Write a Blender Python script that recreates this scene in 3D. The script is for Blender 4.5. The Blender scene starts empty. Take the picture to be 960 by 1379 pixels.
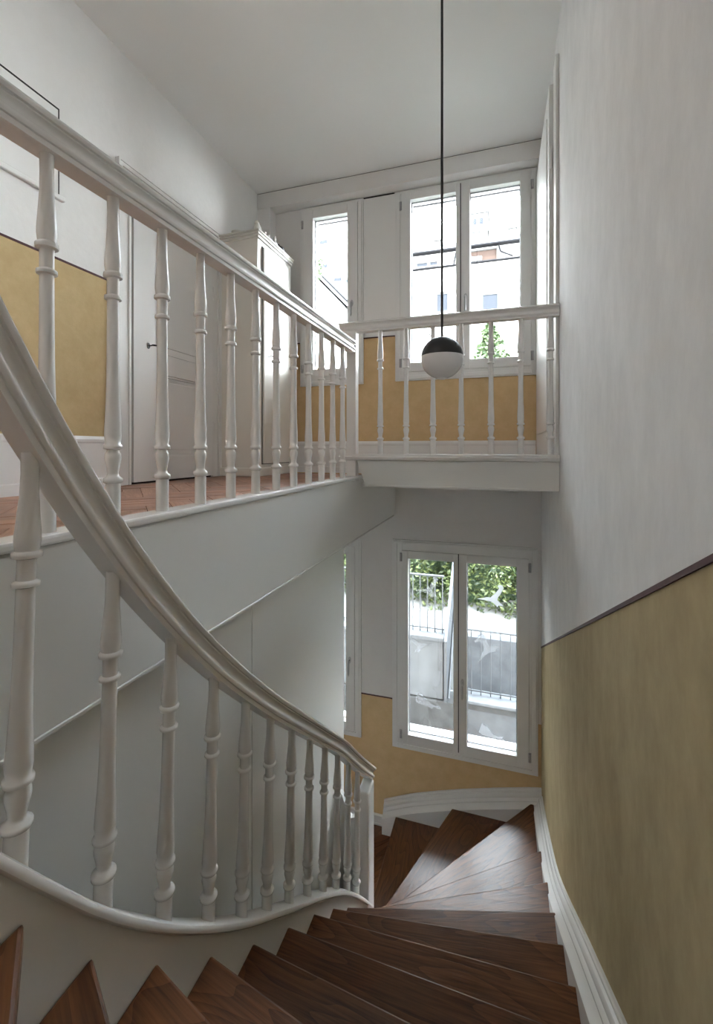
import bpy, bmesh, math, random
from mathutils import Vector, Matrix
random.seed(7)
S = bpy.context.scene
COL = S.collection
R = math.radians

# ------------------------------------------------------------------ camera, sky, sun, exposure
cam_d = bpy.data.cameras.new('camera')
cam = bpy.data.objects.new('camera', cam_d); COL.objects.link(cam)
cam_d.sensor_width = 36.0
cam_d.lens = 600.0 / 1379.0 * 36.0
cam_d.shift_y = -85.5 / 1379.0
cam_d.clip_start = 0.03; cam_d.clip_end = 400
cam.location = (0, 0, 0)
cam.rotation_euler = (R(90), 0, R(17.8))
S.camera = cam

SKY = 33.0
FILL_W = 6.0                # added fill light for the dark near end (built further down)
W = bpy.data.worlds.new('sky'); S.world = W; W.use_nodes = True
wn = W.node_tree.nodes; wl = W.node_tree.links; wn.clear()
wo = wn.new('ShaderNodeOutputWorld'); wb = wn.new('ShaderNodeBackground')
wtc = wn.new('ShaderNodeTexCoord'); wsep = wn.new('ShaderNodeSeparateXYZ'); wr = wn.new('ShaderNodeValToRGB')
wl.new(wtc.outputs['Generated'], wsep.inputs[0]); wl.new(wsep.outputs['Z'], wr.inputs[0])
wr.color_ramp.elements[0].position = 0.0; wr.color_ramp.elements[0].color = (0.95, 0.975, 1.0, 1)
wr.color_ramp.elements[1].position = 0.8; wr.color_ramp.elements[1].color = (0.78, 0.89, 1.0, 1)
wl.new(wr.outputs[0], wb.inputs[0]); wb.inputs[1].default_value = SKY
wl.new(wb.outputs[0], wo.inputs[0])

sun_d = bpy.data.lights.new('sun', 'SUN'); sun_d.energy = 26.0; sun_d.angle = R(0.6); sun_d.color = (1.0, 0.95, 0.87)
sun = bpy.data.objects.new('sun', sun_d); COL.objects.link(sun)
sun.rotation_euler = (R(38), 0, R(-18))          # from behind the house, high: the facades opposite are lit

S.view_settings.view_transform = 'Standard'
S.view_settings.look = 'None'
S.view_settings.exposure = 0.68
S.view_settings.gamma = 1.0
S.view_settings.use_curve_mapping = False
S.cycles.max_bounces = 14
S.cycles.diffuse_bounces = 8
S.cycles.transparent_max_bounces = 16

# ------------------------------------------------------------------ dimensions (eye of the camera = origin)
XL, XR = -2.05, 0.30          # left wall, right wall
YB, YE = -1.00, 3.62          # wall behind, window wall
YBEAM = 3.50
ZC = 2.26                     # ceiling
ZF = -0.21                    # landing floor
ZG = -3.15                    # floor of the storey below
XE = -0.85                    # axis of the landing railing
RISE = 0.176
YO = 3.92                     # outer face of the window wall

# ------------------------------------------------------------------ materials
def mat(name, col, rough=0.5, metal=0.0, spec=0.5):
    m = bpy.data.materials.new(name); m.use_nodes = True
    b = m.node_tree.nodes['Principled BSDF']
    b.inputs['Base Color'].default_value = (*col, 1); b.inputs['Roughness'].default_value = rough
    b.inputs['Metallic'].default_value = metal
    b.inputs['Specular IOR Level'].default_value = spec
    return m
def nd(m, t, **k):
    n = m.node_tree.nodes.new(t)
    for a, v in k.items(): setattr(n, a, v)
    return n
def bsdf(m): return m.node_tree.nodes['Principled BSDF']
def noise_bump(m, scale, strength, dist=0.01, stretch=(1, 1, 1), detail=4):
    L = m.node_tree.links
    tc = nd(m, 'ShaderNodeTexCoord'); mp = nd(m, 'ShaderNodeMapping'); mp.inputs['Scale'].default_value = stretch
    n = nd(m, 'ShaderNodeTexNoise'); n.inputs['Scale'].default_value = scale; n.inputs['Detail'].default_value = detail
    bp = nd(m, 'ShaderNodeBump'); bp.inputs['Strength'].default_value = strength; bp.inputs['Distance'].default_value = dist
    L.new(tc.outputs['Object'], mp.inputs[0]); L.new(mp.outputs[0], n.inputs[0])
    L.new(n.outputs[0], bp.inputs['Height']); L.new(bp.outputs[0], bsdf(m).inputs['Normal'])
    return n, tc, mp
def vary(m, n, c0, c1, p0=0.3, p1=0.7):
    r = nd(m, 'ShaderNodeValToRGB'); L = m.node_tree.links
    r.color_ramp.elements[0].color = (*c0, 1); r.color_ramp.elements[1].color = (*c1, 1)
    r.color_ramp.elements[0].position = p0; r.color_ramp.elements[1].position = p1
    L.new(n.outputs[0], r.inputs[0]); L.new(r.outputs[0], bsdf(m).inputs['Base Color'])
    return r

M = {}
M['paint'] = mat('white_lacquer', (0.80, 0.795, 0.785), 0.32)
noise_bump(M['paint'], 60, 0.03, 0.002)
M['rail_paint'] = mat('white_gloss_lacquer', (0.81, 0.805, 0.795), 0.24)
noise_bump(M['rail_paint'], 30, 0.03, 0.002)
M['frame'] = mat('window_white', (0.78, 0.78, 0.77), 0.35)
M['ceil'] = mat('ceiling_white', (0.83, 0.83, 0.82), 0.9); noise_bump(M['ceil'], 18, 0.05, 0.003)
M['panel'] = mat('panel_white', (0.78, 0.785, 0.77), 0.38); noise_bump(M['panel'], 8, 0.03, 0.003)
M['cream'] = mat('cupboard_cream', (0.78, 0.755, 0.70), 0.35)
M['dark'] = mat('dark_gap', (0.02, 0.018, 0.016), 0.8)
M['line'] = mat('oxblood_line', (0.055, 0.012, 0.014), 0.7)
M['hinge'] = mat('hinge_metal', (0.40, 0.40, 0.41), 0.4, 0.0)
M['black'] = mat('black_metal', (0.012, 0.012, 0.014), 0.45)
M['steel'] = mat('brushed_steel', (0.55, 0.55, 0.56), 0.3, 1.0)
M['grey'] = mat('grey_metal', (0.016, 0.018, 0.021), 0.6, 0.0)
M['opal'] = mat('opal_glass', (0.80, 0.80, 0.81), 0.18)
M['porcelain'] = mat('porcelain', (0.78, 0.77, 0.74), 0.2)
M['gasket'] = mat('gasket', (0.03, 0.03, 0.035), 0.6)

OCHRE = ((0.58, 0.405, 0.212), (0.64, 0.46, 0.252))
def wall_mat(name, white, cond, mott=0.03, vert=1.0, ochre=OCHRE):
    """plaster painted white above and ochre below a line; cond(links, sep) returns a 0/1 socket (1 = ochre)"""
    m = mat(name, white, 0.88, spec=0.25); L = m.node_tree.links
    n, tc, mp = noise_bump(m, 26, 0.22, 0.006, (1, 1, vert), 6)
    n2 = nd(m, 'ShaderNodeTexNoise'); n2.inputs['Scale'].default_value = 11.0; n2.inputs['Detail'].default_value = 9; n2.inputs['Roughness'].default_value = 0.68
    L.new(mp.outputs[0], n2.inputs[0])
    rw = nd(m, 'ShaderNodeValToRGB'); ro = nd(m, 'ShaderNodeValToRGB')
    for r, a, b in ((rw, tuple(c - mott for c in white), tuple(c + mott * 0.6 for c in white)), (ro, *ochre)):
        r.color_ramp.elements[0].color = (*a, 1); r.color_ramp.elements[1].color = (*b, 1)
        r.color_ramp.elements[0].position = 0.35; r.color_ramp.elements[1].position = 0.65
        L.new(n2.outputs[0], r.inputs[0])
    sp = nd(m, 'ShaderNodeSeparateXYZ'); L.new(tc.outputs['Object'], sp.inputs[0])
    c = cond(m, L, sp)
    mx = nd(m, 'ShaderNodeMix', data_type='RGBA')
    L.new(c, mx.inputs[0]); L.new(rw.outputs[0], mx.inputs[6]); L.new(ro.outputs[0], mx.inputs[7])
    L.new(mx.outputs[2], bsdf(m).inputs['Base Color'])
    return m
def below(z):
    def f(m, L, sp):
        a = nd(m, 'ShaderNodeMath', operation='LESS_THAN'); a.inputs[1].default_value = z
        L.new(sp.outputs['Z'], a.inputs[0]); return a.outputs[0]
    return f
def end_cond(m, L, sp):
    a = nd(m, 'ShaderNodeMath', operation='LESS_THAN'); a.inputs[1].default_value = 0.93; L.new(sp.outputs['Z'], a.inputs[0])
    b = nd(m, 'ShaderNodeMath', operation='GREATER_THAN'); b.inputs[1].default_value = -0.25; L.new(sp.outputs['Z'], b.inputs[0])
    c = nd(m, 'ShaderNodeMath', operation='MULTIPLY'); L.new(a.outputs[0], c.inputs[0]); L.new(b.outputs[0], c.inputs[1])
    d = nd(m, 'ShaderNodeMath', operation='LESS_THAN'); d.inputs[1].default_value = -2.08; L.new(sp.outputs['Z'], d.inputs[0])
    e = nd(m, 'ShaderNodeMath', operation='MAXIMUM'); L.new(c.outputs[0], e.inputs[0]); L.new(d.outputs[0], e.inputs[1])
    return e.outputs[0]
DS, D0 = -0.4715, 0.2085                 # slanting dado line on the right wall: z = D0 + DS*y
def slant_cond(m, L, sp):
    a = nd(m, 'ShaderNodeMath', operation='MULTIPLY_ADD'); a.inputs[1].default_value = DS; a.inputs[2].default_value = D0
    L.new(sp.outputs['Y'], a.inputs[0])
    b = nd(m, 'ShaderNodeMath', operation='LESS_THAN'); L.new(sp.outputs['Z'], b.inputs[0]); L.new(a.outputs[0], b.inputs[1])
    return b.outputs[0]
M['wall_left'] = wall_mat('plaster_left', (0.80, 0.795, 0.785), below(0.925), 0.012, 1.0, ((0.50, 0.375, 0.195), (0.56, 0.43, 0.235)))
M['wall_end'] = wall_mat('plaster_end', (0.77, 0.755, 0.745), end_cond, 0.01)
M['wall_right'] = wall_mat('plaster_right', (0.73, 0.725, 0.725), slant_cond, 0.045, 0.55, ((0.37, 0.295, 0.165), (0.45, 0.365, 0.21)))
M['plain'] = wall_mat('plaster_plain', (0.78, 0.77, 0.76), below(-99), 0.01)

def wood(name, dark, light, gloss, ring=7.0, rel=0.12):
    """plain-sawn boards: stretched noise drives wandering growth rings, plus fine pores along the grain (local x)"""
    m = mat(name, light, gloss, spec=0.38); L = m.node_tree.links
    tc = nd(m, 'ShaderNodeTexCoord'); oi = nd(m, 'ShaderNodeObjectInfo')
    add = nd(m, 'ShaderNodeVectorMath', operation='ADD'); sc = nd(m, 'ShaderNodeVectorMath', operation='SCALE')
    cmb = nd(m, 'ShaderNodeCombineXYZ')
    for i in range(3): L.new(oi.outputs['Random'], cmb.inputs[i])
    L.new(cmb.outputs[0], sc.inputs[0]); sc.inputs['Scale'].default_value = 17.0
    L.new(tc.outputs['Object'], add.inputs[0]); L.new(sc.outputs[0], add.inputs[1])
    mp = nd(m, 'ShaderNodeMapping'); mp.inputs['Scale'].default_value = (0.9, 4.2, 4.2); L.new(add.outputs[0], mp.inputs[0])
    n1 = nd(m, 'ShaderNodeTexNoise'); n1.inputs['Scale'].default_value = 1.3; n1.inputs['Detail'].default_value = 1.5; n1.inputs['Distortion'].default_value = 0.4
    L.new(mp.outputs[0], n1.inputs[0])
    k = nd(m, 'ShaderNodeMath', operation='MULTIPLY'); k.inputs[1].default_value = ring * 2.2; L.new(n1.outputs[0], k.inputs[0])
    fr = nd(m, 'ShaderNodeMath', operation='FRACT'); L.new(k.outputs[0], fr.inputs[0])
    pw = nd(m, 'ShaderNodeMath', operation='POWER'); pw.inputs[1].default_value = 1.6; L.new(fr.outputs[0], pw.inputs[0])
    mp2 = nd(m, 'ShaderNodeMapping'); mp2.inputs['Scale'].default_value = (7, 150, 150); L.new(add.outputs[0], mp2.inputs[0])
    n2 = nd(m, 'ShaderNodeTexNoise'); n2.inputs['Scale'].default_value = 1.0; n2.inputs['Detail'].default_value = 4; L.new(mp2.outputs[0], n2.inputs[0])
    a = nd(m, 'ShaderNodeMath', operation='MULTIPLY'); a.inputs[1].default_value = 0.30; L.new(pw.outputs[0], a.inputs[0])
    h = nd(m, 'ShaderNodeMath', operation='MULTIPLY_ADD'); h.inputs[1].default_value = 0.9; L.new(n2.outputs[0], h.inputs[0]); L.new(a.outputs[0], h.inputs[2])
    r = nd(m, 'ShaderNodeValToRGB'); r.color_ramp.elements[0].color = (*light, 1); r.color_ramp.elements[1].color = (*dark, 1)
    r.color_ramp.elements[0].position = 0.32; r.color_ramp.elements[1].position = 0.92
    L.new(h.outputs[0], r.inputs[0])
    hs = nd(m, 'ShaderNodeHueSaturation'); rm = nd(m, 'ShaderNodeMapRange'); rm.inputs[3].default_value = 0.8; rm.inputs[4].default_value = 1.2
    L.new(oi.outputs['Random'], rm.inputs[0]); L.new(rm.outputs[0], hs.inputs['Value']); L.new(r.outputs[0], hs.inputs['Color'])
    L.new(hs.outputs[0], bsdf(m).inputs['Base Color'])
    bp = nd(m, 'ShaderNodeBump'); bp.inputs['Strength'].default_value = rel; bp.inputs['Distance'].default_value = 0.003; bp.invert = True
    L.new(h.outputs[0], bp.inputs['Height']); L.new(bp.outputs[0], bsdf(m).inputs['Normal'])
    return m
M['oak'] = wood('dark_oak', (0.034, 0.011, 0.004), (0.165, 0.064, 0.025), 0.34, 7.0, 0.25)
M['parquet'] = wood('red_parquet', (0.21, 0.10, 0.062), (0.40, 0.215, 0.145), 0.38, 5)

def glass_mat():
    m = bpy.data.materials.new('window_glass'); m.use_nodes = True; N = m.node_tree.nodes; L = m.node_tree.links; N.clear()
    o = N.new('ShaderNodeOutputMaterial'); t = N.new('ShaderNodeBsdfTransparent'); g = N.new('ShaderNodeBsdfGlossy')
    g.inputs['Roughness'].default_value = 0.01; t.inputs[0].default_value = (0.97, 0.985, 0.98, 1)
    f = N.new('ShaderNodeFresnel'); f.inputs[0].default_value = 1.45; mx = N.new('ShaderNodeMixShader')
    L.new(f.outputs[0], mx.inputs[0]); L.new(t.outputs[0], mx.inputs[1]); L.new(g.outputs[0], mx.inputs[2]); L.new(mx.outputs[0], o.inputs[0])
    return m
M['glass'] = glass_mat()
def sticker_mat(name, a, w):
    m = bpy.data.materials.new(name); m.use_nodes = True; N = m.node_tree.nodes; L = m.node_tree.links; N.clear()
    o = N.new('ShaderNodeOutputMaterial'); t = N.new('ShaderNodeBsdfTransparent'); d = N.new('ShaderNodeBsdfTranslucent')
    e = N.new('ShaderNodeBsdfDiffuse'); d.inputs[0].default_value = (w, w, w * 1.04, 1); e.inputs[0].default_value = (w, w, w * 1.04, 1)
    m1 = N.new('ShaderNodeMixShader'); m1.inputs[0].default_value = 0.3; m2 = N.new('ShaderNodeMixShader'); m2.inputs[0].default_value = a
    L.new(d.outputs[0], m1.inputs[1]); L.new(e.outputs[0], m1.inputs[2])
    L.new(t.outputs[0], m2.inputs[1]); L.new(m1.outputs[0], m2.inputs[2]); L.new(m2.outputs[0], o.inputs[0])
    return m
M['sticker'] = sticker_mat('frosted_film', 0.75, 0.50)
M['sticker_faint'] = sticker_mat('faint_frosted_film', 0.28, 0.30)

M['concrete'] = mat('concrete', (0.055, 0.058, 0.062), 0.9)
n, tc, mp = noise_bump(M['concrete'], 3, 0.4, 0.02, (1, 1, 1), 8); vary(M['concrete'], n, (0.030, 0.032, 0.035), (0.062, 0.065, 0.070))
M['concrete_dark'] = mat('weathered_concrete', (0.08, 0.08, 0.078), 0.9)
n, tc, mp = noise_bump(M['concrete_dark'], 5, 0.5, 0.02, (1, 1, 1), 9); vary(M['concrete_dark'], n, (0.012, 0.012, 0.012), (0.034, 0.034, 0.034))
M['render'] = mat('white_render', (0.26, 0.257, 0.25), 0.9); noise_bump(M['render'], 4, 0.1)
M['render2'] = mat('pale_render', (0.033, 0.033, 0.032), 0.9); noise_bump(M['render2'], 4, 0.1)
M['shadepaint'] = mat('brown_timber', (0.026, 0.018, 0.015), 0.8, 0.0, 0.05)
M['roof'] = mat('slate_roof', (0.019, 0.0195, 0.021), 0.8)
M['farglass'] = mat('far_glass', (0.014, 0.016, 0.02), 0.7, 0.0, 0.05)
M['gutter'] = mat('gutter', (0.006, 0.006, 0.007), 0.8, 0.0, 0.05)
M['orange'] = mat('orange_awning', (0.08, 0.035, 0.01), 0.8)
M['gravel'] = mat('gravel', (0.17, 0.17, 0.165), 0.95)
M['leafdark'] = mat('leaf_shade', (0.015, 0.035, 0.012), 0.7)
def leafmat(name, a, b):
    m = mat(name, a, 0.5); L = m.node_tree.links
    g = nd(m, 'ShaderNodeNewGeometry'); r = nd(m, 'ShaderNodeValToRGB')
    r.color_ramp.elements[0].color = (*a, 1); r.color_ramp.elements[1].color = (*b, 1)
    L.new(g.outputs['Random Per Island'], r.inputs[0]); L.new(r.outputs[0], bsdf(m).inputs['Base Color'])
    return m
M['leaf'] = leafmat('hedge_leaf', (0.006, 0.018, 0.004), (0.085, 0.105, 0.024))
M['treeleaf'] = leafmat('tree_leaf', (0.014, 0.032, 0.010), (0.05, 0.075, 0.025))
M['bark'] = mat('bark', (0.08, 0.06, 0.045), 0.9)

# ------------------------------------------------------------------ mesh helpers
class MB:
    def __init__(s): s.v = []; s.f = []
    def add(s, vs, fs):
        o = len(s.v); s.v += [tuple(p) for p in vs]; s.f += [tuple(i + o for i in f) for f in fs]; return s
    def box(s, x0, x1, y0, y1, z0, z1):
        v = [(x, y, z) for x in (x0, x1) for y in (y0, y1) for z in (z0, z1)]
        return s.add(v, [(0, 1, 3, 2), (4, 6, 7, 5), (0, 4, 5, 1), (2, 3, 7, 6), (0, 2, 6, 4), (1, 5, 7, 3)])
    def ring(s, x0, x1, z0, z1, y0, y1, wl, wr, wb, wt):       # a rectangular frame in the XZ plane
        s.box(x0, x0 + wl, y0, y1, z0, z1); s.box(x1 - wr, x1, y0, y1, z0, z1)
        s.box(x0 + wl, x1 - wr, y0, y1, z0, z0 + wb); s.box(x0 + wl, x1 - wr, y0, y1, z1 - wt, z1); return s
    def prism(s, poly, fn, a, b):                               # poly extruded between a and b; fn(p,q,t)->xyz
        n = len(poly)
        v = [fn(p, q, a) for p, q in poly] + [fn(p, q, b) for p, q in poly]
        return s.add(v, [tuple(range(n - 1, -1, -1)), tuple(range(n, 2 * n))] + [(i, (i + 1) % n, n + (i + 1) % n, n + i) for i in range(n)])
    def lathe(s, prof, c=(0, 0, 0), seg=16, cap=True):
        o = []; n = len(prof)
        for r, z in prof:
            for k in range(seg):
                a = 2 * math.pi * k / seg; o.append((c[0] + r * math.cos(a), c[1] + r * math.sin(a), c[2] + z))
        f = [(i * seg + k, i * seg + (k + 1) % seg, (i + 1) * seg + (k + 1) % seg, (i + 1) * seg + k) for i in range(n - 1) for k in range(seg)]
        if cap: f += [tuple(range(seg - 1, -1, -1)), tuple((n - 1) * seg + k for k in range(seg))]
        return s.add(o, f)
    def tube(s, pts, r, seg=8):
        pts = [Vector(p) for p in pts]; o = []; n = len(pts)
        for i, p in enumerate(pts):
            t = (pts[min(i + 1, n - 1)] - pts[max(i - 1, 0)]).normalized()
            u = t.cross(Vector((0, 0, 1)) if abs(t.z) < .95 else Vector((1, 0, 0))).normalized(); w = t.cross(u)
            rr = r[i] if isinstance(r, (list, tuple)) else r
            for k in range(seg):
                a = 2 * math.pi * k / seg; o.append(p + (u * math.cos(a) + w * math.sin(a)) * rr)
        f = [(i * seg + k, i * seg + (k + 1) % seg, (i + 1) * seg + (k + 1) % seg, (i + 1) * seg + k) for i in range(n - 1) for k in range(seg)]
        f += [tuple(range(seg - 1, -1, -1)), tuple((n - 1) * seg + k for k in range(seg))]
        return s.add(o, f)
    def sweep(s, prof, pts, plumb=False):
        """closed profile (side, up) along pts; plumb keeps 'up' vertical, else it is perpendicular to the path"""
        pts = [Vector(p) for p in pts]; n = len(pts); m = len(prof); o = []
        for i, p in enumerate(pts):
            t = (pts[min(i + 1, n - 1)] - pts[max(i - 1, 0)]).normalized()
            h = Vector((t.x, t.y, 0)).normalized(); side = Vector((h.y, -h.x, 0))
            up = Vector((0, 0, 1)) if plumb else side.cross(t)
            for a, b in prof: o.append(p + side * a + up * b)
        f = [(i * m + k, i * m + (k + 1) % m, (i + 1) * m + (k + 1) % m, (i + 1) * m + k) for i in range(n - 1) for k in range(m)]
        f += [tuple(range(m - 1, -1, -1)), tuple((n - 1) * m + k for k in range(m))]
        return s.add(o, f)

def empty(name, loc):
    o = bpy.data.objects.new(name, None); COL.objects.link(o); o.location = loc; o.empty_display_size = 0.1; return o
def tag(o, label=None, cat=None, group=None, kind=None):
    if label: o['label'] = label
    if cat: o['category'] = cat
    if group: o['group'] = group
    if kind: o['kind'] = kind
    return o
def thing(name, label, cat, loc, group=None): return tag(empty(name, loc), label, cat, group)
WL = {}
def wloc(o): return WL.get(o.name, Vector(o.location)) if o else Vector((0, 0, 0))
def mesh(name, b, m, origin, smooth=None):
    me = bpy.data.meshes.new(name)
    me.from_pydata([(p[0] - origin[0], p[1] - origin[1], p[2] - origin[2]) for p in b.v], [], b.f)
    bm = bmesh.new(); bm.from_mesh(me); bmesh.ops.recalc_face_normals(bm, faces=bm.faces); bm.to_mesh(me); bm.free()
    if smooth:
        for p in me.polygons: p.use_smooth = True
        me.set_sharp_from_angle(angle=R(smooth))
    me.materials.append(m); me.update(); return me
def obj(name, b, m, parent=None, origin=None, smooth=None, bevel=0, seg=2):
    """links ONE mesh object; vertices are given in world coordinates"""
    pw = wloc(parent)
    o0 = Vector(origin) if origin is not None else (pw if parent else Vector((0, 0, 0)))
    o = bpy.data.objects.new(name, mesh(name, b, m, o0, smooth)); COL.objects.link(o)
    if parent: o.parent = parent
    o.location = o0 - pw; WL[o.name] = o0
    if bevel:
        md = o.modifiers.new('bevel', 'BEVEL'); md.width = bevel; md.segments = seg; md.limit_method = 'ANGLE'; md.angle_limit = R(40)
        md.harden_normals = False
    return o
def struct(name, b, m, **k): return tag(obj(name, b, m, **k), kind='structure')
def interp(tab, x):
    if x <= tab[0][0]: (a, b), (c, d) = tab[0], tab[1]
    elif x >= tab[-1][0]: (a, b), (c, d) = tab[-2], tab[-1]
    else:
        for i in range(len(tab) - 1):
            if tab[i][0] <= x <= tab[i + 1][0]: (a, b), (c, d) = tab[i], tab[i + 1]; break
    return b + (d - b) * (x - a) / (c - a)
def smooth_tab(tab, x, w=0.09): return sum(interp(tab, x + w * k / 3) * g for k, g in zip((-3, -2, -1, 0, 1, 2, 3), (1, 2, 3, 4, 3, 2, 1))) / 16
def frange(a, b, n): return [a + (b - a) * i / n for i in range(n + 1)]

# ------------------------------------------------------------------ the shell
b = MB(); b.box(XL - .3, XR + .3, YB - .3, YE, ZC, ZC + .3); struct('ceiling', b, M['ceil'])
b = MB(); b.box(XR, XR + .3, YB - .3, YE, ZG - .2, ZC); wr_ = struct('wall_right', b, M['wall_right'])
b = MB(); b.box(XL - .3, XL, YB - .3, YE, ZF, ZC); struct('wall_left', b, M['wall_left'])
b = MB(); b.box(XL - .3, XL, 2.1, YE, ZG - .2, ZF); struct('wall_left', b, M['plain'])
b = MB(); b.box(XL, XR, YB - .3, YB, ZG - .2, ZC); struct('wall_back', b, M['plain'])

# windows: (outer casing x0,x1,z0,z1, sash outer x0,x1,z0,z1)
WINS = [dict(c=(-.822, .272, .556, 2.118), s=(-.768, .226, .625, 2.092)),
        dict(c=(-1.682, -1.098, .547, 2.118), s=(-1.648, -1.145, .625, 2.092)),
        dict(c=(-.846, .276, -2.466, -.750), s=(-.766, .212, -2.40, -.835)),
        dict(c=(-1.69, -1.118, -2.452, -.765), s=(-1.648, -1.172, -2.40, -.835))]
def wall_with_holes(x0, x1, z0, z1, holes):
    xs = sorted({x0, x1, *[h[0] for h in holes], *[h[1] for h in holes]}); zs = sorted({z0, z1, *[h[2] for h in holes], *[h[3] for h in holes]})
    b = MB()
    for i in range(len(xs) - 1):
        for j in range(len(zs) - 1):
            cx, cz = (xs[i] + xs[i + 1]) / 2, (zs[j] + zs[j + 1]) / 2
            if not any(h[0] < cx < h[1] and h[2] < cz < h[3] for h in holes): b.box(xs[i], xs[i + 1], YE, YO, zs[j], zs[j + 1])
    return b
g = MB(); g.box(XL - 4, XR + 4, YB - .3, YO, ZC + .3, 6.2); g.box(XL - 4, XL - .3, YB - .3, YO, -4.4, ZC + .3); g.box(XR + .3, XR + 4, YB - .3, YO, -4.4, ZC + .3); struct('house_shade_block', g, M['render'])  # unseen house bulk; the block above the ceiling is raised to shade the alley
b = wall_with_holes(XL - .3, XR + .3, ZG - .2, ZC + .3, [(*w['s'][:2], w['s'][2] - .05, w['s'][3]) for w in WINS])
struct('wall_far', b, M['wall_end'])
# lintel box over the upper windows and the left jamb of the recess
b = MB(); b.box(XL, XR, YBEAM, YE, 2.12, ZC - .004); b.box(XL, -1.925, YBEAM, YE, ZF, 2.12)
struct('trim_1', b, M['plain'], bevel=.004)
b = MB(); b.box(XL, XR, YBEAM + .004, YE, ZC - .004, ZC); struct('trim_2', b, M['dark'])
# white lining between the upper windows, with dark line over the ochre
b = MB(); b.box(-1.098, -.822, 3.612, YE, .94, 2.112); struct('trim_3', b, M['paint'], bevel=.002)
for i, (x0, x1, z) in enumerate(((-1.098, -.822, .934), (-1.925, -1.69, .934), (-1.118, -.846, -2.078))):
    b = MB(); b.box(x0, x1, 3.614, YE, z - .004, z + .004); struct('trim_%d' % (4 + i), b, M['line'])
for i, (x0, x1) in enumerate(((-1.095, -.83), (-1.64, -1.36))):
    b = MB(); b.box(x0, x1, 3.607, YE, 2.112, 2.119); struct('trim_%d' % (7 + i), b, M['dark'])
# oxblood line on the right wall, following the stair
b = MB()
for y0, y1 in ((YB, YE),):
    b.prism([(y0, D0 + DS * y0 - .006), (y1, D0 + DS * y1 - .006), (y1, D0 + DS * y1 + .006), (y0, D0 + DS * y0 + .006)], lambda p, q, t: (t, p, q), XR - .003, XR + .002)
struct('trim_9', b, M['line'])
b = MB(); b.box(XL - .002, XL + .003, YB, 1.964, .920, .930); struct('trim_10', b, M['line'])

# ------------------------------------------------------------------ windows
def handle(parent, x, z):
    b = MB(); b.lathe([(.0, 0), (.013, 0), (.013, .006), (.0, .006)], seg=12, cap=False)
    b.v = [(x + p[0], 3.594 - p[2], z + p[1] * 2.2) for p in b.v]
    b.tube([(x, 3.592, z), (x, 3.565, z), (x, 3.558, z - .01), (x, 3.555, z - .05), (x, 3.557, z - .105), (x, 3.562, z - .12)], [.007, .007, .008, .009, .008, .005], 10)
    obj('handle', b, M['steel'], parent, smooth=40)
def hinge(parent, x, z):
    b = MB(); b.lathe([(.006, -.032), (.008, -.03), (.008, -.002), (.0065, -.001), (.0065, .001), (.008, .002), (.008, .03), (.006, .032)], (x, 3.588, z), 10)
    b.box(x - .011, x + .011, 3.592, 3.597, z - .036, z + .036)
    obj('hinge', b, M['hinge'], parent, smooth=40)
def window(i, c, s, leaves, hnd, hinges):
    w = tag(empty('window_%d' % i, ((c[0] + c[1]) / 2, YE, c[2])), kind='structure')
    b = MB(); b.ring(c[0], c[1], c[2], c[3], 3.603, 3.625, .03, .03, .03, .026)
    b.ring(c[0] + .012, c[1] - .012, c[2] + .012, c[3] - .012, 3.596, 3.625, .03, .03, .03, .02)
    obj('casing', b, M['frame'], w, bevel=.003)
    b = MB(); b.ring(c[0] + .03, c[1] - .03, c[2] + .03, c[3] - .022, 3.602, 3.70, s[0] - c[0] - .025, c[1] - s[1] - .025, s[2] - c[2] - .025, max(c[3] - s[3] - .017, .012))
    obj('frame', b, M['frame'], w, bevel=.002)
    for k, (x0, x1, gx0, gx1, gz0, gz1) in enumerate(leaves):
        b = MB(); b.ring(x0, x1, s[2], s[3], 3.592, 3.665, gx0 - x0, x1 - gx1, gz0 - s[2], s[3] - gz1)
        sh = obj('sash', b, M['frame'], w, bevel=.003)
        b = MB(); b.box(gx0 - .004, gx1 + .004, 3.640, 3.644, gz0 - .004, gz1 + .004); obj('pane', b, M['glass'], sh)
        b = MB(); b.ring(gx0 - .002, gx1 + .002, gz0 - .002, gz1 + .002, 3.646, 3.662, .007, .007, .007, .007)
        b.box(gx0, gx1, 3.71, 3.72, gz1 - .006, gz1 + .004)
        obj('gasket', b, M['gasket'], sh)
        leaves[k] = (*leaves[k], sh)
    if len(leaves) == 2:
        xm = (leaves[0][1] + leaves[1][0]) / 2
        b = MB(); b.box(leaves[0][1] - .001, leaves[1][0] + .001, 3.594, 3.66, s[2], s[3]); obj('rebate_gap', b, M['dark'], w)
    handle(leaves[hnd[0]][6], hnd[1], hnd[2])
    for k, x, z in hinges: hinge(leaves[k][6], x, z)
    b = MB(); b.box(s[0] - .02, s[1] + .02, 3.655, YO + .005, s[2] - .09, s[2] - .045); obj('outer_sill', b, M['render'], w, bevel=.004)
    return w, leaves
c, s = WINS[0]['c'], WINS[0]['s']
window(1, c, s, [(s[0], -.296, -.692, -.329, .700, 2.030), (-.290, s[1], -.221, .151, .700, 2.030)], (1, -.255, 1.19),
       [(0, s[0] - .006, 1.99), (0, s[0] - .006, .70), (1, s[1] + .008, 1.99), (1, s[1] + .008, .70)])
c, s = WINS[1]['c'], WINS[1]['s']
window(2, c, s, [(s[0], s[1], -1.554, -1.236, .690, 2.012)], (0, -1.195, 1.235), [(0, s[0] - .006, 1.97), (0, s[0] - .006, .70)])
c, s = WINS[2]['c'], WINS[2]['s']
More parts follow.
